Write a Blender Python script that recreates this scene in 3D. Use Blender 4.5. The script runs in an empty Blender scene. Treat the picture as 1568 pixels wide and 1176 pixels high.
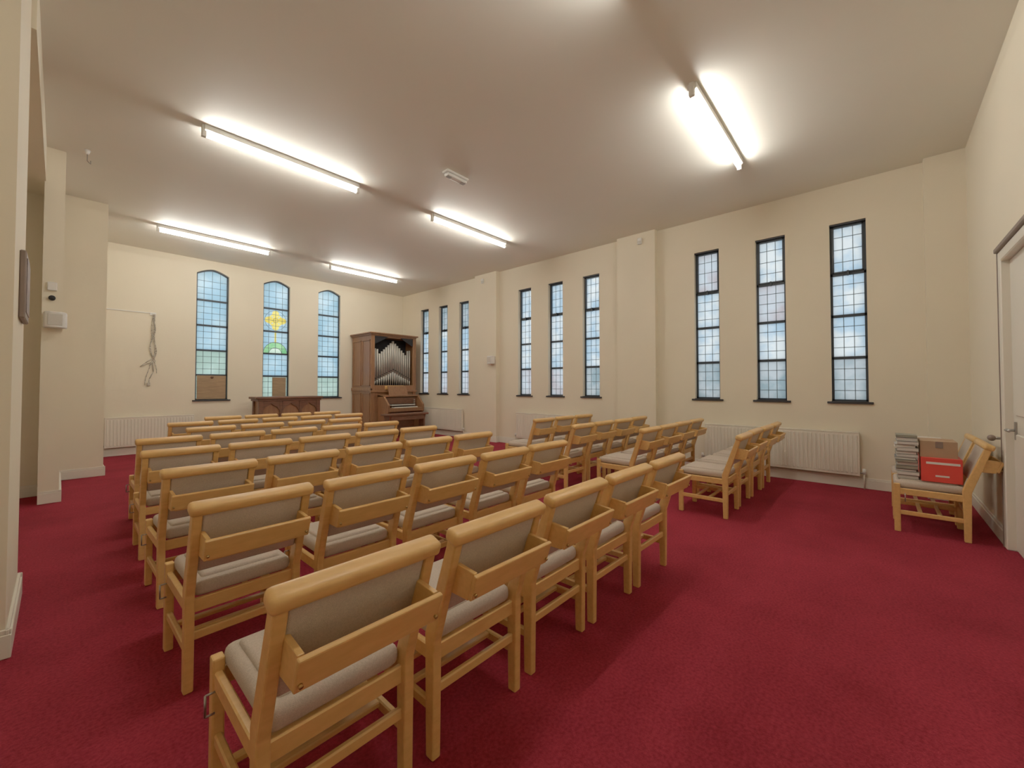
import bpy, bmesh, math, random
from mathutils import Matrix, Vector
random.seed(4)
S=bpy.context.scene
S.view_settings.view_transform='Standard'
S.view_settings.look='None'
S.view_settings.exposure=0.12
S.view_settings.gamma=1.25

W=7.4; YB=11.4; YS=-0.82; XW=-0.7; H=4.28

# ---------------- materials ----------------
def newmat(name):
    m=bpy.data.materials.new(name); m.use_nodes=True
    nt=m.node_tree; b=nt.nodes['Principled BSDF']; return m,nt,b
def mat(name,col,rough=0.6,var=0.0,scale=4,stretch=(1,1,1),bump=0.0,bscale=None,metal=0.0,spec=None,col2=None):
    m,nt,b=newmat(name)
    b.inputs['Roughness'].default_value=rough
    b.inputs['Metallic'].default_value=metal
    if spec is not None: b.inputs['Specular IOR Level'].default_value=spec
    tc=nt.nodes.new('ShaderNodeTexCoord'); mp=nt.nodes.new('ShaderNodeMapping')
    mp.inputs['Scale'].default_value=stretch
    nt.links.new(tc.outputs['Object'],mp.inputs['Vector'])
    n=nt.nodes.new('ShaderNodeTexNoise'); n.inputs['Scale'].default_value=scale; n.inputs['Detail'].default_value=4
    nt.links.new(mp.outputs[0],n.inputs['Vector'])
    r=nt.nodes.new('ShaderNodeValToRGB')
    c2=col2 if col2 else tuple(c*(1-var) for c in col)
    r.color_ramp.elements[0].position=0.3; r.color_ramp.elements[1].position=0.7
    r.color_ramp.elements[0].color=(*c2,1); r.color_ramp.elements[1].color=(*col,1)
    nt.links.new(n.outputs['Fac'],r.inputs['Fac']); nt.links.new(r.outputs[0],b.inputs['Base Color'])
    if bump>0:
        n2=nt.nodes.new('ShaderNodeTexNoise'); n2.inputs['Scale'].default_value=bscale or scale*5
        nt.links.new(tc.outputs['Object'],n2.inputs['Vector'])
        bp=nt.nodes.new('ShaderNodeBump'); bp.inputs['Strength'].default_value=bump; bp.inputs['Distance'].default_value=0.01
        nt.links.new(n2.outputs['Fac'],bp.inputs['Height']); nt.links.new(bp.outputs[0],b.inputs['Normal'])
    return m
M_wall=mat('cream_wall_paint',(0.82,0.73,0.555),0.7,0.03,1.5,bump=0.08,bscale=30)
M_ceil=mat('ceiling_paint',(0.83,0.80,0.71),0.6,0.03,1.0,bump=0.05,bscale=20)
M_trim=mat('gloss_trim_paint',(0.82,0.77,0.65),0.35,0.03,3)
M_carpet=mat('red_carpet',(0.35,0.024,0.040),0.95,0,70,bump=0.6,bscale=220,spec=0.1,col2=(0.22,0.012,0.022))
nt=M_carpet.node_tree; bs=nt.nodes['Principled BSDF']; src=bs.inputs['Base Color'].links[0].from_socket
tc=nt.nodes.new('ShaderNodeTexCoord'); n=nt.nodes.new('ShaderNodeTexNoise'); n.inputs['Scale'].default_value=1.3; n.inputs['Detail'].default_value=9
n.inputs['Roughness'].default_value=0.65
nt.links.new(tc.outputs['Object'],n.inputs['Vector'])
mx=nt.nodes.new('ShaderNodeMix'); mx.data_type='RGBA'; mx.blend_type='MULTIPLY'; mx.inputs[0].default_value=1
cr=nt.nodes.new('ShaderNodeValToRGB'); cr.color_ramp.elements[0].position=0.35; cr.color_ramp.elements[1].position=0.65
cr.color_ramp.elements[0].color=(0.78,0.78,0.78,1); cr.color_ramp.elements[1].color=(1.08,1.2,1.2,1)
nt.links.new(n.outputs['Fac'],cr.inputs['Fac']); nt.links.new(src,mx.inputs[6]); nt.links.new(cr.outputs[0],mx.inputs[7]); nt.links.new(mx.outputs[2],bs.inputs['Base Color'])

M_pine=mat('light_beech_wood',(0.78,0.455,0.15),0.38,0.0,5,stretch=(2,9,9),col2=(0.68,0.38,0.115))
M_fab=mat('taupe_fabric',(0.60,0.49,0.39),0.95,0.18,160,bump=0.3,bscale=400,spec=0.1)
M_dark=mat('window_frame_dark_steel',(0.018,0.030,0.046),0.45,0.2,5)
M_lead=mat('lead_came',(0.18,0.24,0.27),0.6,0.2,8)
M_slate=mat('slate_sill',(0.025,0.025,0.03),0.5,0.3,6)
M_white=mat('white_plastic',(0.80,0.78,0.73),0.4,0.02,4)
M_rad=mat('radiator_enamel',(0.82,0.76,0.63),0.35,0.02,3)
M_oak=mat('organ_oak',(0.32,0.15,0.062),0.4,0,4,stretch=(8,8,1),col2=(0.22,0.098,0.04))
M_oakd=mat('dark_stained_wood',(0.18,0.072,0.034),0.4,0,4,stretch=(2,8,8),col2=(0.10,0.04,0.02))
M_black=mat('black_interior',(0.007,0.007,0.010),0.7,0.2,4)
M_pipe=mat('organ_pipe_metal',(0.48,0.45,0.39),0.4,0.1,4,metal=0.4)
M_ivory=mat('ivory_keys',(0.8,0.76,0.65),0.4,0.05,5)
M_ply=mat('plywood',(0.36,0.23,0.12),0.7,0.25,6,stretch=(1,1,6))
M_red=mat('red_cardboard',(0.80,0.05,0.035),0.5,0.1,4)
M_card=mat('brown_cardboard',(0.45,0.28,0.16),0.8,0.12,8)
M_book1=mat('grey_book_cover',(0.25,0.25,0.24),0.6,0.2,8)
M_book2=mat('olive_book_cover',(0.30,0.28,0.21),0.6,0.2,8)
M_paper=mat('paper_pages',(0.66,0.62,0.55),0.9,0.15,60,stretch=(1,1,12))
M_steel=mat('steel',(0.4,0.38,0.35),0.35,0.1,5,metal=0.9)
M_brass=mat('brass',(0.5,0.33,0.12),0.35,0.1,5,metal=0.9)
M_brown=mat('brown_trim',(0.24,0.17,0.13),0.5,0.2,5)
M_pic=mat('picture_print',(0.30,0.22,0.2),0.5,0.6,14)
def glassmat(name,c1,c2,scale=2.0):
    m=bpy.data.materials.new(name); m.use_nodes=True; nt=m.node_tree; nt.nodes.clear()
    o=nt.nodes.new('ShaderNodeOutputMaterial'); mx=nt.nodes.new('ShaderNodeMixShader')
    t=nt.nodes.new('ShaderNodeBsdfTranslucent'); g=nt.nodes.new('ShaderNodeBsdfGlossy')
    g.inputs['Roughness'].default_value=0.25; mx.inputs[0].default_value=0.05
    tc=nt.nodes.new('ShaderNodeTexCoord'); n=nt.nodes.new('ShaderNodeTexNoise')
    n.inputs['Scale'].default_value=scale; n.inputs['Detail'].default_value=4
    r=nt.nodes.new('ShaderNodeValToRGB')
    r.color_ramp.elements[0].position=0.38; r.color_ramp.elements[1].position=0.62
    r.color_ramp.elements[0].color=(*c1,1); r.color_ramp.elements[1].color=(*c2,1)
    nt.links.new(tc.outputs['Object'],n.inputs['Vector']); nt.links.new(n.outputs['Fac'],r.inputs['Fac'])
    nt.links.new(r.outputs[0],t.inputs['Color']); nt.links.new(t.outputs[0],mx.inputs[1]); nt.links.new(g.outputs[0],mx.inputs[2])
    nt.links.new(mx.outputs[0],o.inputs['Surface']); return m
G_blue=glassmat('obscured_glass_blue',(0.32,0.55,0.68),(0.47,0.67,0.75),2.2)
G_green=glassmat('obscured_glass_green',(0.34,0.49,0.41),(0.45,0.62,0.54),2.5)
G_clear=glassmat('obscured_glass_clear',(0.42,0.60,0.74),(0.78,0.84,0.85),3.0)
G_pink=glassmat('obscured_glass_warm',(0.52,0.47,0.50),(0.60,0.68,0.74),2.4)
G_grey=glassmat('obscured_glass_grey',(0.26,0.36,0.40),(0.48,0.54,0.57),3.0)
G_yel=glassmat('stained_glass_yellow',(0.80,0.58,0.05),(0.92,0.76,0.16),9)
G_grn=glassmat('stained_glass_green',(0.18,0.55,0.22),(0.36,0.68,0.32),6)
G_pale=glassmat('stained_glass_pale',(0.62,0.80,0.62),(0.74,0.86,0.70),6)

def emis(name,col,s):
    m=bpy.data.materials.new(name); m.use_nodes=True; nt=m.node_tree; nt.nodes.clear()
    o=nt.nodes.new('ShaderNodeOutputMaterial'); e=nt.nodes.new('ShaderNodeEmission')
    e.inputs[0].default_value=(*col,1); e.inputs[1].default_value=s
    nt.links.new(e.outputs[0],o.inputs[0]); return m
M_tube=emis('fluorescent_tube',(1.0,0.96,0.87),64)

# ---------------- mesh builder ----------------
class MB:
    def __init__(s): s.bm=bmesh.new(); s.mats=[]
    def mi(s,m):
        if m not in s.mats: s.mats.append(m)
        return s.mats.index(m)
    def merge(s,t,m,smooth=False,mx=None):
        if mx is not None: bmesh.ops.transform(t,matrix=mx,verts=t.verts)
        bmesh.ops.recalc_face_normals(t,faces=t.faces)
        i=s.mi(m)
        for f in t.faces: f.material_index=i; f.smooth=smooth
        me=bpy.data.meshes.new('tmp'); t.to_mesh(me); t.free(); s.bm.from_mesh(me); bpy.data.meshes.remove(me)
    def box(s,x0,x1,y0,y1,z0,z1,m,bev=0,seg=1,smooth=False,mx=None):
        t=bmesh.new(); bmesh.ops.create_cube(t,size=1)
        for v in t.verts:
            v.co=Vector(((x0+x1)/2+v.co.x*(x1-x0),(y0+y1)/2+v.co.y*(y1-y0),(z0+z1)/2+v.co.z*(z1-z0)))
        if bev>0: bmesh.ops.bevel(t,geom=list(t.edges),offset=bev,segments=seg,affect='EDGES',profile=0.5)
        s.merge(t,m,smooth,mx)
    def prism(s,pts,f,a,b,m,bev=0,mx=None,smooth=False):
        t=bmesh.new()
        A=[t.verts.new(f(p[0],p[1],a)) for p in pts]; B=[t.verts.new(f(p[0],p[1],b)) for p in pts]
        n=len(pts); t.faces.new(A); t.faces.new(B[::-1])
        for i in range(n): t.faces.new((A[i],B[i],B[(i+1)%n],A[(i+1)%n]))
        bmesh.ops.recalc_face_normals(t,faces=t.faces)
        if bev>0: bmesh.ops.bevel(t,geom=list(t.edges),offset=bev,segments=2,affect='EDGES',profile=0.5)
        s.merge(t,m,smooth,mx)
    def cyl(s,p0,p1,r,m,seg=14,r2=None,smooth=True):
        p0=Vector(p0);p1=Vector(p1); d=p1-p0
        t=bmesh.new(); bmesh.ops.create_cone(t,cap_ends=True,segments=seg,radius1=r,radius2=r if r2 is None else r2,depth=d.length)
        mx=Matrix.Translation((p0+p1)/2)@d.to_track_quat('Z','Y').to_matrix().to_4x4()
        s.merge(t,m,smooth,mx)
    def path(s,pts,r,m,seg=6):
        for a,b in zip(pts[:-1],pts[1:]): s.cyl(a,b,r,m,seg)
    def sph(s,c,r,m,sc=(1,1,1),seg=14):
        t=bmesh.new(); bmesh.ops.create_uvsphere(t,u_segments=seg,v_segments=8,radius=r)
        s.merge(t,m,True,Matrix.Translation(c)@Matrix.Diagonal((*sc,1)))
    def mesh(s,name):
        me=bpy.data.meshes.new(name); s.bm.to_mesh(me); s.bm.free()
        for m in s.mats: me.materials.append(m)
        return me
    def obj(s,name,loc=(0,0,0),rz=0):
        o=bpy.data.objects.new(name,s.mesh(name)); o.location=loc; o.rotation_euler=(0,0,rz)
        S.collection.objects.link(o); return o

# ---------------- room shell ----------------
b=MB(); b.box(XW-0.3,W+0.3,YS-0.3,YB+0.3,-0.1,0,M_carpet); b.obj('floor')
b=MB(); b.box(XW-0.3,W+0.3,YS-0.3,YB+0.3,H,H+0.12,M_ceil); b.obj('ceiling')

TH=0.26
EZ0,EZ1=1.18,3.72; EWID=0.40
east=[0.30,1.235,2.17,4.44,5.35,6.25,8.43,9.33,10.22]
b=MB()
edges=[YS-0.3]
for c in east:
    b.box(W,W+TH,edges[-1],c-EWID/2,0,H,M_wall)
    b.box(W,W+TH,c-EWID/2,c+EWID/2,0,EZ0,M_wall)
    b.box(W,W+TH,c-EWID/2,c+EWID/2,EZ1,H,M_wall)
    edges.append(c+EWID/2)
b.box(W,W+TH,edges[-1],YB+0.3,0,H,M_wall)
b.obj('wall_east')
PIL=[(-0.82,-0.46),(3.02,3.78),(7.08,7.86)]
for i,p in enumerate(PIL):
    b=MB(); b.box(W-0.12,W,p[0],p[1],0,H,M_wall); b.obj('wall_east_pier_%d'%(i+1))
NZ0,NZS,NRISE,NWID=1.085,3.97,0.12,0.62
north=[2.355,3.70,5.04]
def arch(s,w=NWID,zs=NZS,rise=NRISE):
    q=min(1,abs(2*s/w)); return zs+rise*(1-q**1.6)
b=MB(); e=XW-0.3
NF=lambda s,z,d:(s,YB+d,z)
for c in north:
    b.box(e,c-NWID/2,YB,YB+TH,0,H,M_wall)
    b.box(c-NWID/2,c+NWID/2,YB,YB+TH,0,NZ0,M_wall)
    N=12; ss=[-NWID/2+NWID*i/N for i in range(N+1)]
    for i in range(N):
        b.prism([(c+ss[i],arch(ss[i])),(c+ss[i+1],arch(ss[i+1])),(c+ss[i+1],H),(c+ss[i],H)],NF,0,TH,M_wall)
    e=c+NWID/2
b.box(e,W+0.01,YB,YB+TH,0,H,M_wall)
b.obj('wall_north')
b=MB()
b.box(XW-0.2,XW,YS-0.3,YB,0,H,M_wall)
b.box(XW-0.01,-0.165,3.37,4.3,0,H,M_wall)
b.box(XW-0.01,-0.13,8.0,8.96,0,H,M_wall)
b.box(-0.15,0.02,7.40,9.06,0,H,M_wall)
b.box(XW-0.01,0.485,9.05,YB,0,H,M_wall)
b.box(XW-0.01,-0.14,4.29,8.01,3.86,H,M_wall)
b.obj('wall_west')
DX0,DX1,DZ=3.6,5.45,2.50
b=MB()
b.box(XW-0.2,DX0,YS-0.2,YS,0,H,M_wall); b.box(DX1,W+0.01,YS-0.2,YS,0,H,M_wall); b.box(DX0,DX1,YS-0.2,YS,DZ,H,M_wall)
b.obj('wall_south')
b=MB()
for x0,x1 in ((DX0+0.02,(DX0+DX1)/2-0.002),((DX0+DX1)/2+0.002,DX1-0.02)):
    b.box(x0,x1,YS-0.07,YS-0.03,0.01,DZ-0.02,M_trim,0.003)
    for z0,z1 in ((0.2,1.0),(1.15,2.35)):
        b.box(x0+0.12,x1-0.12,YS-0.045,YS-0.02,z0,z1,M_trim,0.008)
b.cyl((DX1-0.12,YS-0.03,1.03),(DX1-0.12,YS+0.03,1.03),0.012,M_steel)
b.cyl((DX1-0.12,YS+0.03,1.03),(DX1-0.24,YS+0.03,1.03),0.01,M_steel)
b.box(DX1-0.14,DX1-0.10,YS-0.03,YS-0.018,0.95,1.1,M_steel,0.003)
b.obj('door_1')
b=MB()
b.box(DX1-0.02,DX1+0.07,YS-0.1,YS+0.025,0,DZ+0.07,M_trim,0.008)
b.box(DX0-0.07,DX0+0.02,YS-0.1,YS+0.025,0,DZ+0.07,M_trim,0.008)
b.box(DX0+0.02,DX1-0.02,YS-0.1,YS+0.025,DZ-0.02,DZ+0.07,M_trim,0.008)
b.box(DX0-0.09,DX1+0.09,YS,YS+0.045,DZ+0.07,DZ+0.11,M_brown,0.006)
b.box(DX1+0.07,DX1+0.085,YS,YS+0.03,0,DZ+0.08,M_brown,0.003)
b.cyl((5.66,YS,0.93),(5.66,YS+0.05,0.93),0.012,M_steel); b.sph((5.66,YS+0.065,0.93),0.028,M_brown)
b.obj('trim_1')

def bb_prof(b,axis,a0,a1,pos,sgn):
    for t,z0,z1 in ((0.022,0,0.12),(0.014,0.12,0.145)):
        lo,hi=sorted((pos,pos+sgn*t))
        if axis=='Y': b.box(lo,hi,a0,a1,z0,z1,M_trim,0.003)
        else: b.box(a0,a1,lo,hi,z0,z1,M_trim,0.003)
b=MB()
for a0,a1 in ((-0.46,3.02),(3.78,7.08),(7.86,YB)): bb_prof(b,'Y',a0,a1,W,-1)
for p in PIL:
    bb_prof(b,'Y',p[0],p[1]+0.02,W-0.12,-1)
    if p[0]>0: bb_prof(b,'X',W-0.14,W,p[0],-1)
    bb_prof(b,'X',W-0.14,W,p[1],1)
b.obj('baseboard_east')
b=MB(); bb_prof(b,'X',0.485,W,YB,-1); b.obj('baseboard_north')
b=MB(); bb_prof(b,'X',DX1+0.085,W-0.14,YS,1); bb_prof(b,'X',XW,DX0-0.07,YS,1); b.obj('baseboard_south')
b=MB()
bb_prof(b,'Y',YS,3.37,XW,1); bb_prof(b,'X',XW,-0.143,3.37,-1); bb_prof(b,'Y',3.35,4.32,-0.165,1); bb_prof(b,'X',XW,-0.143,4.3,1)
bb_prof(b,'Y',4.3,8.0,XW,1); bb_prof(b,'X',XW,-0.15,8.0,-1); bb_prof(b,'X',-0.15,0.042,7.40,-1); bb_prof(b,'Y',7.38,9.05,0.02,1)
bb_prof(b,'X',0.02,0.507,9.05,-1); bb_prof(b,'Y',9.03,YB,0.485,1)
b.obj('baseboard_west')

# ---------------- windows ----------------
def bx(b,F,s0,s1,z0,z1,d0,d1,m,bev=0):
    p=F(s0,z0,d0); q=F(s1,z1,d1)
    b.box(min(p[0],q[0]),max(p[0],q[0]),min(p[1],q[1]),max(p[1],q[1]),z0,z1,m,bev)
def pane(b,F,pts,d,m):
    t=bmesh.new(); t.faces.new([t.verts.new(F(s,z,d)) for s,z in pts]); b.merge(t,m)
LW=0.0036
wn=0
EF=lambda s,z,d:(W+d,s,z)
for k,c in enumerate(east):
    wn+=1; b=MB(); h=EWID/2; fw=0.028
    D0,D1,DG=0.08,0.13,0.105
    for s0,s1 in ((c-h,c-h+fw),(c+h-fw,c+h)): bx(b,EF,s0,s1,EZ0,EZ1,D0,D1,M_dark)
    secs=[EZ0,1.80,2.40,3.00,EZ1]
    for z in (EZ0,EZ1-fw): bx(b,EF,c-h,c+h,z,z+fw,D0,D1,M_dark)
    for z in secs[1:-1]: bx(b,EF,c-h,c+h,z-0.020,z+0.020,D0,D1,M_dark)
    z0,z1=secs[3]+0.018,EZ1-fw
    for s0,s1 in ((c-h+fw,c-h+fw+0.018),(c+h-fw-0.018,c+h-fw)): bx(b,EF,s0,s1,z0,z1,D0-0.015,D1,M_dark)
    for a in (z0,z1-0.02): bx(b,EF,c-h+fw,c+h-fw,a,a+0.02,D0-0.015,D1,M_dark)
    bx(b,EF,c-0.012,c+0.012,z0-0.05,z0+0.02,D0-0.05,D0-0.01,M_dark)
    tone=[ [G_grey,G_clear,G_clear,G_clear],[G_grey,G_clear,G_pink,G_clear],[G_grey,G_clear,G_clear,G_pink],
           [G_grey,G_clear,G_clear,G_clear],[G_pink,G_clear,G_clear,G_clear],[G_pink,G_clear,G_clear,G_clear],
           [G_pink,G_clear,G_clear,G_grey],[G_pink,G_clear,G_clear,G_grey],[G_pink,G_clear,G_clear,G_grey]][k]
    for i in range(4):
        pane(b,EF,[(c-h+fw,secs[i]),(c+h-fw,secs[i]),(c+h-fw,secs[i+1]),(c-h+fw,secs[i+1])],DG,tone[i])
        nr=4
        for j in range(1,nr):
            z=secs[i]+(secs[i+1]-secs[i])*j/nr; bx(b,EF,c-h+fw,c+h-fw,z-LW,z+LW,DG-0.006,DG+0.004,M_lead)
    for j in (1,2):
        s=c-h+fw+(2*h-2*fw)*j/3; bx(b,EF,s-LW,s+LW,EZ0,EZ1,DG-0.006,DG+0.004,M_lead)
    bx(b,EF,c-h-0.05,c+h+0.05,EZ0-0.03,EZ0,-0.03,0.0,M_slate,0.004)
    bx(b,EF,c-h+0.001,c+h-0.001,EZ0-0.0,EZ0+0.006,-0.03,D0,M_slate)
    bx(b,EF,c-h+0.001,c+h-0.001,EZ1-0.02,EZ1-0.001,0.02,D0,M_slate)
    b.obj('window_%d'%wn)
def stained(s,z):
    dz=z-3.08; r=math.hypot(s,dz)
    if r<0.055: return G_yel
    if r<0.25:
        a=math.atan2(dz,s)
        pet=abs(math.cos(4*a/2))
        if r<0.06+0.19*pet**0.8: return G_yel
        if 0.125<r<0.165: return G_yel
    if abs(s)<0.022 and 2.50<z<2.95: return G_yel
    if 2.22<=z:
        q=(s/0.28)**2+((z-2.22)/0.30)**2
        if q<0.28: return G_pale
        if q<1: return G_grn
    return G_blue
for k,c in enumerate(north):
    wn+=1; b=MB(); h=NWID/2; fw=0.030; D0,D1,DG=0.07,0.12,0.095
    for s0,s1 in ((c-h,c-h+fw),(c+h-fw,c+h)): bx(b,NF,s0,s1,NZ0,NZS,D0,D1,M_dark)
    bx(b,NF,c-h,c+h,NZ0,NZ0+fw,D0,D1,M_dark)
    N=12; ss=[-h+2*h*i/N for i in range(N+1)]
    for i in range(N):
        b.prism([(c+ss[i],arch(ss[i])-fw),(c+ss[i+1],arch(ss[i+1])-fw),(c+ss[i+1],arch(ss[i+1])),(c+ss[i],arch(ss[i]))],NF,D0,D1,M_dark)
    secs=[NZ0,1.65,2.22,2.79,3.37,NZS]
    for z in secs[1:-1]: bx(b,NF,c-h,c+h,z-0.02,z+0.02,D0,D1,M_dark)
    for i in range(5):
        m=G_green if i<(2 if k==0 else 1) else G_blue
        if k==1 and i in (2,3):
            nx,nz=62,57; t=bmesh.new()
            za,zb=secs[i],secs[i+1]
            V=[[t.verts.new(NF(c-h+2*h*a/nx,za+(zb-za)*q/nz,DG)) for a in range(nx+1)] for q in range(nz+1)]
            for q in range(nz):
                for a in range(nx):
                    f=t.faces.new((V[q][a],V[q][a+1],V[q+1][a+1],V[q+1][a]))
                    f.material_index=b.mi(stained(-h+2*h*(a+0.5)/nx,za+(zb-za)*(q+0.5)/nz))
            me=bpy.data.meshes.new('tmp'); t.to_mesh(me); t.free(); b.bm.from_mesh(me); bpy.data.meshes.remove(me)
        else:
            pts=[(c-h,secs[i]),(c+h,secs[i])]
            if i<4: pts+=[(c+h,secs[i+1]),(c-h,secs[i+1])]
            else: pts+=[(c+s,arch(s)) for s in ss[::-1]]
            pane(b,NF,pts,DG,m)
        for j in range(1,4):
            z=secs[i]+(secs[i+1]-secs[i])*j/4; bx(b,NF,c-h,c+h,z-LW,z+LW,DG-0.006,DG+0.004,M_lead)
    for j in (1,2,3):
        s=-h+2*h*j/4; bx(b,NF,c+s-LW,c+s+LW,NZ0,arch(s)-0.01,DG-0.006,DG+0.004,M_lead)
    bx(b,NF,c-h-0.05,c+h+0.05,NZ0-0.03,NZ0,-0.035,0,M_slate,0.004)
    bx(b,NF,c-h+0.001,c+h-0.001,NZ0,NZ0+0.006,-0.03,D0,M_slate)
    if k==1:
        for R in (0.25,0.055):
            b.path([NF(c+R*math.cos(q*math.pi/12),3.08+R*math.sin(q*math.pi/12),DG-0.006) for q in range(25)],0.004,M_lead,4)
        for kk in (1.0,0.53):
            b.path([NF(c+0.28*kk*math.cos(q*math.pi/12),2.22+0.30*kk*math.sin(q*math.pi/12),DG-0.006) for q in range(13)],0.005,M_lead,4)
        b.box(3.62,3.94,YB+0.03,YB+0.045,1.13,1.62,M_ply,0.003)
    if k==0: b.box(2.08,2.63,YB+0.03,YB+0.045,1.10,1.64,M_ply,0.003); b.cyl((2.36,YB+0.03,1.6),(2.36,YB+0.02,1.6),0.03,M_oakd)
    b.obj('window_%d'%wn)

# ---------------- radiators ----------------
def radiator(L,loc,rz):
    b=MB()
    z0,z1=0.17,0.76
    b.box(-L/2,L/2,-0.085,-0.07,z0,z1,M_rad,0.004)
    b.box(-L/2,L/2,-0.035,-0.022,z0,z1,M_rad,0.004)
    n=int(L/0.05)
    for i in range(n):
        x=-L/2+0.03+(L-0.06)*i/(n-1); b.box(x-0.014,x+0.014,-0.093,-0.082,z0+0.035,z1-0.035,M_rad,0.005)
    b.box(-L/2-0.004,L/2+0.004,-0.09,-0.02,z1-0.01,z1+0.008,M_rad,0.003)
    for s in (-1,1):
        b.box(s*L/2-0.006,s*L/2+0.006,-0.088,-0.02,z0,z1,M_rad,0.003)
        b.box(s*(L/2-0.2)-0.02,s*(L/2-0.2)+0.02,-0.03,-0.001,z0+0.05,z1-0.05,M_rad)
        b.cyl((s*(L/2),-0.055,z0+0.04),(s*(L/2+0.05),-0.055,z0+0.04),0.012,M_steel)
        b.cyl((s*(L/2+0.05),-0.055,0.0),(s*(L/2+0.05),-0.055,z0+0.05),0.009,M_rad)
        b.cyl((s*(L/2+0.05),-0.055,z0+0.03),(s*(L/2+0.05),-0.055,z0+0.10),0.02,M_white)
    b.obj('radiator',loc,rz)
radiator(1.98,(W,1.2,0),-math.pi/2)
radiator(1.98,(W,5.45,0),-math.pi/2)
radiator(1.75,(W,9.3,0),-math.pi/2)
radiator(1.40,(1.32,YB,0),0)

# ---------------- fluorescent lights ----------------
for (cx,cy) in ((1.92,5.5),(5.02,5.5),(2.03,9.5),(5.12,9.55),(4.87,1.28),(1.70,1.28)):
    b=MB(); L=0.89
    b.box(-L,L,-0.042,0.042,-0.055,0,M_white,0.004)
    b.prism([(-0.042,-0.055),(0.042,-0.055),(0.016,-0.072),(-0.016,-0.072)],lambda y,z,x:(x,y,z),-L,L,M_white)
    for s in (-1,1): b.box(s*L-0.022,s*L+0.022,-0.024,0.024,-0.13,-0.0,M_white,0.005)
    b.cyl((-L+0.02,0,-0.108),(L-0.02,0,-0.108),0.018,M_tube,12)
    b.obj('fluorescent_light',(cx,cy,H))
b=MB()
b.box(-0.19,0.19,-0.06,0.06,-0.03,0,M_white,0.01); b.box(-0.17,0.17,-0.045,0.045,-0.075,-0.03,M_white,0.018,2)
for s in (-0.12,0.12): b.box(s-0.035,s+0.035,-0.03,0.03,-0.08,-0.07,M_steel,0.004)
b.obj('emergency_light',(3.58,4.25,H))

# ---------------- chair ----------------
c=MB()
YZ=lambda y,z,x:(x,y,z)
for s in (-1,1):
    x=s*0.23
    c.prism([(-0.024,0),(0.020,0),(0.028,0.46),(-0.108,0.845),(-0.153,0.835),(-0.030,0.44)],YZ,x-0.019,x+0.019,M_pine,0.006)
    c.box(x-0.019,x+0.019,0.432,0.478,0,0.458,M_pine,0.006,2)
    c.box(x-0.013,x+0.013,0.0,0.46,0.355,0.415,M_pine,0.005)
    c.box(x-0.012,x+0.012,0.0,0.46,0.165,0.205,M_pine,0.005)
    c.prism([(-0.070,0.635),(-0.110,0.75),(-0.212,0.740),(-0.178,0.635)],YZ,s*0.205-0.009,s*0.205+0.009,M_pine,0.003)
LA=math.radians(19)
t=Matrix.Translation((0,-0.137,0.859))@Matrix.Rotation(LA,4,'X')
c.box(-0.262,0.262,-0.036,0.034,-0.025,0.027,M_pine,0.018,3,True,mx=t)
t=Matrix.Translation((0,-0.080,0.695))@Matrix.Rotation(LA,4,'X')
c.box(-0.211,0.211,-0.018,0.022,-0.150,0.158,M_fab,0.012,2,True,mx=t)
t=Matrix.Translation((0,-0.204,0.688))@Matrix.Rotation(LA,4,'X')
c.box(-0.218,0.222,-0.009,0.009,-0.050,0.050,M_pine,0.005,2,mx=t)
c.box(-0.196,0.196,-0.18,-0.10,0.632,0.642,M_pine)
for s in (-1,1):
    c.cyl((s*0.205,-0.214,0.66),(s*0.205,-0.206,0.663),0.006,M_brass,8)
c.box(-0.212,0.212,0.0,0.478,0.41,0.485,M_fab,0.030,3,True)
c.box(-0.175,0.175,0.04,0.44,0.462,0.500,M_fab,0.018,3,True)
c.box(-0.215,0.215,-0.008,0.014,0.35,0.412,M_pine,0.004)
c.box(-0.215,0.215,0.448,0.47,0.35,0.412,M_pine,0.004)
c.box(-0.215,0.215,-0.010,0.012,0.225,0.265,M_pine,0.005)
c.box(-0.22,0.22,0.15,0.18,0.180,0.202,M_pine,0.004)
c.box(-0.22,0.22,0.28,0.31,0.180,0.202,M_pine,0.004)
c.path([(-0.248,0.40,0.30),(-0.275,0.40,0.30),(-0.275,0.40,0.37),(-0.248,0.40,0.37)],0.004,M_steel)
chair_me=c.mesh('church_chair')
def chair(x,y,r=0):
    o=bpy.data.objects.new('church_chair',chair_me); S.collection.objects.link(o)
    o.location=(x,y,0); o.rotation_euler=(0,0,math.radians(r)); return o
P=0.585
def row(x0,y,n,dx=0):
    for i in range(n): chair(x0+P*i+random.uniform(-.006,.006),y+random.uniform(-.012,.012),random.uniform(-1,1))
row(0.618,1.285,5); row(0.640,2.37,5); row(0.68,3.41,5); row(0.70,4.43,5); row(0.76,5.42,5)
row(1.30,6.42,4); row(1.27,7.45,5); row(1.87,8.40,4)
row(4.96,1.22,4); row(4.90,2.24,4); row(4.76,3.12,4); row(5.18,4.10,3)
chair(5.69,-0.575); chair(6.29,-0.575)

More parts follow.
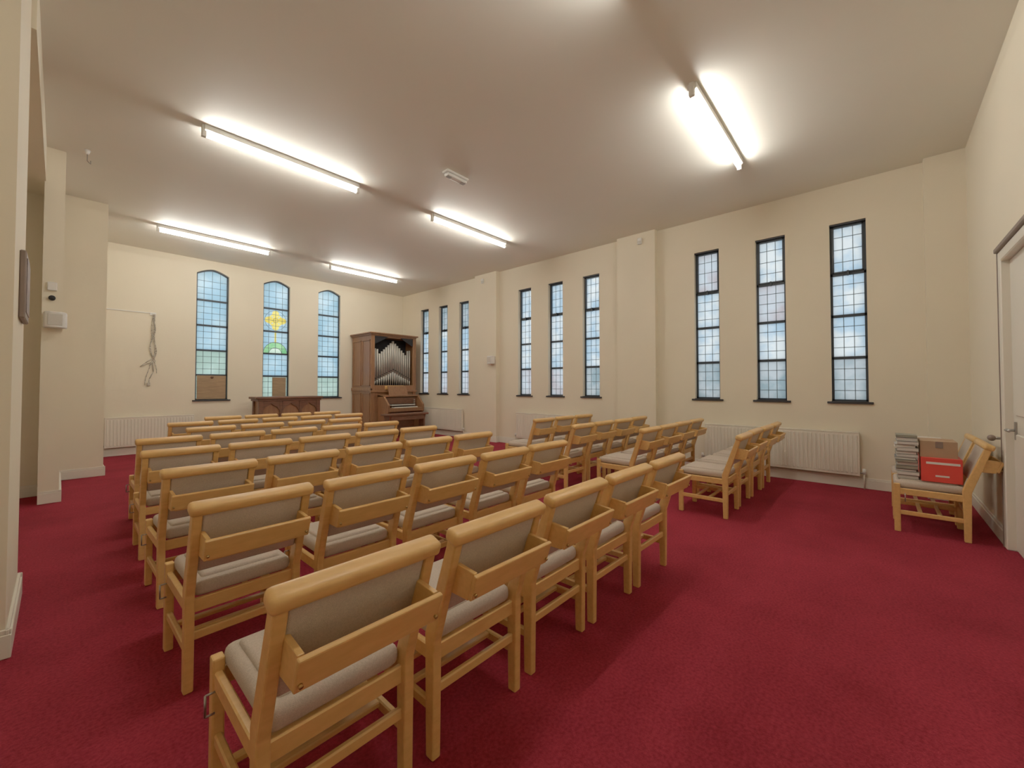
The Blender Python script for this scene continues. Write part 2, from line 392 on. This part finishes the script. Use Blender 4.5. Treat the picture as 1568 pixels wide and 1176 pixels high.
# ---------------- stuff on corner chairs ----------------
ZS=0.501
b=MB()
b.box(-0.20,0.20,-0.135,0.135,0,0.225,M_red,0.003)
b.box(-0.203,-0.198,-0.12,0.10,0.165,0.185,M_white)
b.box(-0.203,-0.198,-0.05,0.04,0.05,0.065,M_white)
b.obj('red_box',(5.70,-0.425,ZS))
b=MB()
b.box(-0.15,0.15,-0.12,0.12,0,0.008,M_card)
for s in (-1,1):
    b.box(s*0.15-0.004,s*0.15+0.004,-0.12,0.12,0,0.15,M_card); b.box(-0.15,0.15,s*0.12-0.004,s*0.12+0.004,0,0.15,M_card)
b.box(-0.146,0.0,-0.12,0.12,0.146,0.152,M_card); b.box(0.0,0.146,-0.12,0.12,0.148,0.154,M_card)
b.box(-0.158,-0.15,-0.03,0.02,0.09,0.15,M_brown)
b.obj('cardboard_box',(5.68,-0.410,ZS+0.226))
def stack(name,loc,n,w,d,h=0.03,ms=None):
    b=MB(); z=0
    for i in range(n):
        hh=h*random.uniform(0.7,1.2); ox=random.uniform(-.012,.012); oy=random.uniform(-.012,.012)
        mm=random.choice(ms or [M_book1,M_book2,M_paper])
        b.box(ox-w/2+0.004,ox+w/2-0.004,oy-d/2+0.004,oy+d/2-0.004,z+0.003,z+hh-0.003,M_paper)
        b.box(ox-w/2,ox+w/2,oy-d/2,oy+d/2,z,z+0.003,mm); b.box(ox-w/2,ox+w/2,oy-d/2,oy+d/2,z+hh-0.003,z+hh,mm)
        if i%2: b.box(ox-w/2,ox-w/2+0.004,oy-d/2,oy+d/2,z,z+hh,mm)
        z+=hh
    b.obj(name,loc)
stack('book_stack',(5.62,-0.192,ZS),14,0.22,0.15,0.03)
stack('paper_stack',(6.29,-0.32,ZS),12,0.30,0.34,0.032,[M_paper,M_paper,M_book1])

# ---------------- organ ----------------
b=MB(); x0,x1,y0,y1=5.67,7.12,10.25,11.37; T=2.88
b.box(x0,x1,y0,y1,0.0,0.14,M_oak,0.01)
b.box(x0+0.03,x1-0.03,y0+0.03,y1,0.14,1.36,M_oak)
b.box(x0+0.03,x0+0.07,y0+0.03,y1,1.36,T-0.12,M_oak); b.box(x1-0.07,x1-0.03,y0+0.03,y1,1.36,T-0.12,M_oak)
b.box(x0+0.071,x1-0.071,y0+0.45,y1,1.36,T-0.12,M_black)
b.box(x0+0.03,x1-0.03,y0+0.03,y1,T-0.12,T-0.06,M_oak)
b.box(x0-0.01,x1+0.01,y0-0.01,y1,T-0.08,T-0.04,M_oak,0.01)
b.box(x0-0.05,x1+0.05,y0-0.05,y1,T-0.04,T,M_oak,0.012)
for a,c2 in ((x0,x0+0.11),(x1-0.11,x1)): b.box(a,c2,y0,y0+0.04,0.14,T-0.08,M_oak,0.006)
b.box(x0+0.1,x1-0.1,y0,y0+0.04,1.28,1.42,M_oak,0.006)
b.box(x0-0.02,x1+0.02,y0-0.03,y0+0.05,1.22,1.28,M_oak,0.01)
b.box(x0+0.42,x1-0.42,y0-0.008,y0+0.01,1.30,1.41,M_pine,0.005)
for z0,z1 in ((0.22,1.2),(1.4,2.68)):
    for yy0,yy1 in ((y0+0.1,y0+0.53),(y0+0.6,y1-0.06)):
        for q in ((yy0,yy0+0.03,z0,z1),(yy1-0.03,yy1,z0,z1),(yy0,yy1,z0,z0+0.03),(yy0,yy1,z1-0.03,z1)):
            b.box(x0+0.012,x0+0.035,q[0],q[1],q[2],q[3],M_oak,0.004)
b.box(x0+0.0,x0+0.04,y0,y1,1.26,1.34,M_oak,0.006)
mid=(x0+x1)/2
for s in (-1,1):
    b.prism([(mid+s*0.61,2.78),(mid+s*0.20,2.78),(mid+s*0.30,2.72),(mid+s*0.61,2.56)],lambda x,z,y:(x,y,z),y0+0.01,y0+0.03,M_black)
n=17
for i in range(n):
    q=(i-(n-1)/2)/((n-1)/2); x=mid+q*0.555
    r=0.026+0.009*(1-abs(q)); top=2.68-0.50*abs(q)**1.0 if abs(q)<0.8 else 2.42+0.1*(abs(q)-0.8)
    my=1.60+0.26*(1-abs(q))
    b.cyl((x,y0+0.10,1.40),(x,y0+0.10,my-0.06),0.008,M_pipe,12,r2=r)
    b.cyl((x,y0+0.10,my-0.06),(x,y0+0.10,top),r,M_pipe,12)
    b.box(x-r*0.5,x+r*0.5,y0+0.10-r-0.004,y0+0.10,my,my+0.025,M_black)
    b.cyl((x,y0+0.10,top-0.001),(x,y0+0.10,top+0.004),r*0.85,M_black,12)
cx0,cx1=x0+0.2,x1-0.1; cy=y0-0.55
for a in (cx0,cx1-0.05):
    b.prism([(y0,0),(cy+0.1,0),(cy+0.1,0.62),(cy,0.70),(cy,0.88),(cy+0.25,1.12),(y0,1.16)],YZ,a,a+0.05,M_oak)
b.box(cx0+0.05,cx1-0.05,cy+0.02,y0,0.70,0.80,M_oak,0.005)
b.box(cx0+0.05,cx1-0.05,cy+0.30,y0,0.80,1.08,M_oakd,0.005)
b.box(cx0,cx1,cy+0.24,y0,1.10,1.15,M_oak,0.008)
b.box(cx0+0.2,cx1-0.2,cy+0.03,cy+0.17,0.80,0.825,M_ivory,0.002)
b.box(cx0+0.2,cx1-0.2,cy+0.15,cy+0.28,0.86,0.885,M_ivory,0.002)
nk=36
for i in range(nk):
    if i%7 in (2,6): continue
    x=cx0+0.2+(cx1-cx0-0.4)*(i+1)/nk
    b.box(x-0.005,x+0.005,cy+0.08,cy+0.16,0.825,0.838,M_black); b.box(x-0.005,x+0.005,cy+0.20,cy+0.28,0.885,0.898,M_black)
b.box(cx0+0.05,cx1-0.05,y0-0.12,y0-0.05,0.0,0.70,M_oakd)
for s in (-1,1):
    for i in range(4):
        b.cyl((mid+s*0.45+0.03,cy+0.30,0.86+i*0.05),(mid+s*0.45+0.03,cy+0.26,0.86+i*0.05),0.012,M_ivory,8)
b.prism([(cy+0.33,1.15),(cy+0.35,1.15),(cy+0.43,1.40),(cy+0.41,1.40)],YZ,mid-0.3,mid+0.3,M_oak)
b.obj('pipe_organ')
b=MB()
b.box(-0.62,0.62,-0.17,0.17,0.64,0.685,M_oakd,0.01,2)
for s in (-1,1):
    b.prism([(-0.15,0),(0.15,0),(0.11,0.08),(0.11,0.55),(0.15,0.64),(-0.15,0.64),(-0.11,0.55),(-0.11,0.08)],YZ,s*0.52-0.02,s*0.52+0.02,M_oakd)
b.box(-0.5,0.5,-0.02,0.02,0.2,0.32,M_oakd,0.004); b.box(-0.5,0.5,-0.13,-0.11,0.52,0.64,M_oakd,0.004)
b.obj('organ_bench',(6.1,9.25,0))

# ---------------- communion table ----------------
b=MB()
b.box(-0.74,0.74,-0.28,0.28,1.10,1.15,M_oakd,0.01,2); b.box(-0.70,0.70,-0.25,0.25,1.05,1.10,M_oakd,0.006)
for s in (-1,1):
    for yy in (-0.21,0.21): b.box(s*0.63-0.045,s*0.63+0.045,yy-0.04,yy+0.04,0,1.05,M_oakd,0.006)
for s in (-1,1): b.box(s*0.215-0.03,s*0.215+0.03,-0.24,-0.18,0.0,1.05,M_oakd,0.005)
b.box(-0.6,0.6,-0.20,-0.18,0.1,1.05,M_oak); b.box(-0.6,0.6,0.18,0.20,0.1,1.05,M_oak)
for s in (-1,1): b.box(s*0.63-0.01,s*0.63+0.01,-0.2,0.2,0.1,1.05,M_oak)
b.box(-0.62,0.62,-0.24,-0.17,0.06,0.18,M_oakd,0.005)
for cxx in (-0.42,0,0.42):
    for s in (-1,1):
        b.prism([(cxx+s*0.18,1.05),(cxx,1.05),(cxx,1.0),(cxx+s*0.05,0.95),(cxx+s*0.12,0.92),(cxx+s*0.18,0.82)],lambda x,z,y:(x,y,z),-0.235,-0.205,M_oakd)
b.obj('communion_table',(3.69,10.6,0))

# ---------------- wall things ----------------
def wall_speaker(name,loc,rz,w=0.2,h=0.18,d=0.12):
    b=MB()
    b.box(-w*0.25,w*0.25,-0.03,0,-h*0.3,h*0.3,M_white,0.004)
    b.prism([(-w/2,-0.02),(w/2,-0.02),(w*0.42,-d),(w*0.2,-d-0.02),(-w*0.2,-d-0.02),(-w*0.42,-d)],lambda x,y,z:(x,y,z),-h/2,h/2,M_white,0.012,smooth=False)
    b.box(-w*0.3,w*0.3,-d-0.024,-d-0.015,-h*0.35,h*0.35,M_paper,0.003)
    b.obj(name,loc,rz)
wall_speaker('wall_speaker',(-0.04,7.40,2.19),0,0.20,0.19,0.13)
wall_speaker('wall_speaker',(W-0.12,7.2,2.05),-math.pi/2,0.2,0.2,0.12)
for p in ((W-0.121,3.3,4.12),(W-0.121,7.55,4.1)):
    b=MB(); b.box(-0.04,0.04,-0.045,0,-0.06,0.06,M_white,0.012,2); b.box(-0.028,0.028,-0.052,-0.04,-0.045,0.0,M_paper,0.004)
    b.obj('motion_sensor',p,-math.pi/2)
b=MB()
b.box(-0.165,-0.138,3.72,4.12,1.80,2.20,M_brown,0.006)
b.box(-0.139,-0.134,3.76,4.08,1.84,2.16,M_pic)
b.obj('picture_frame')
b=MB()
b.cyl((0,0,0),(0,0,-0.05),0.03,M_white,r2=0.015); b.path([(0,0,-0.05),(0,0,-0.13),(0.03,0,-0.16),(0.03,0,-0.12)],0.005,M_steel)
b.obj('ceiling_hook',(0.19,7.15,H))
b=MB(); b.box(-0.05,0.03,-0.03,0,-0.05,0.05,M_white,0.005); b.cyl((-0.01,-0.03,-0.14),(-0.01,-0.0,-0.14),0.03,M_black); b.obj('thermostat',(-0.06,7.40,2.60))
b=MB()
y=YB-0.02
b.box(0.49,1.30,YB-0.015,YB,2.93,2.945,M_white)
b.box(1.26,1.36,YB-0.02,YB,2.89,2.95,M_white,0.004)
M_cable=mat('cream_cable',(0.60,0.54,0.44),0.6,0.3,20)
for k in range(6):
    ph=k*1.1; pts=[]
    L=[1.0,1.25,0.95,1.1,1.5,0.9][k]
    for i in range(19):
        f=i/18; pts.append((1.32+0.05*math.sin(f*7+ph)*(0.3+f)+(0.04-0.1*f if k==4 else 0),y-0.008*(k%3),2.92-L*f))
    b.path(pts,0.006,M_cable)
b.path([(1.30,y,1.98),(1.20,y,1.88),(1.12,y,1.80),(1.22,y,1.86),(1.34,y,1.92)],0.007,M_cable)
b.path([(1.32,y,1.95),(1.33,y,1.7),(1.27,y,1.55),(1.26,y,1.44)],0.008,M_cable)
b.box(1.235,1.285,YB-0.035,YB,1.40,1.47,M_cable,0.006)
b.obj('hanging_cable')

# ---------------- world / camera ----------------
w=bpy.data.worlds.new('World'); S.world=w; w.use_nodes=True
bg=w.node_tree.nodes['Background']; bg.inputs[0].default_value=(0.88,0.94,1.0,1); bg.inputs[1].default_value=1.1

cam=bpy.data.cameras.new('camera'); co=bpy.data.objects.new('camera',cam); S.collection.objects.link(co)
cam.sensor_width=36; cam.lens=36*624/1568; cam.clip_start=0.02
co.location=(0,0,1.4); co.rotation_euler=(math.radians(91.2),0,math.radians(-48.04))
cam.shift_y=-0.0064
S.camera=co
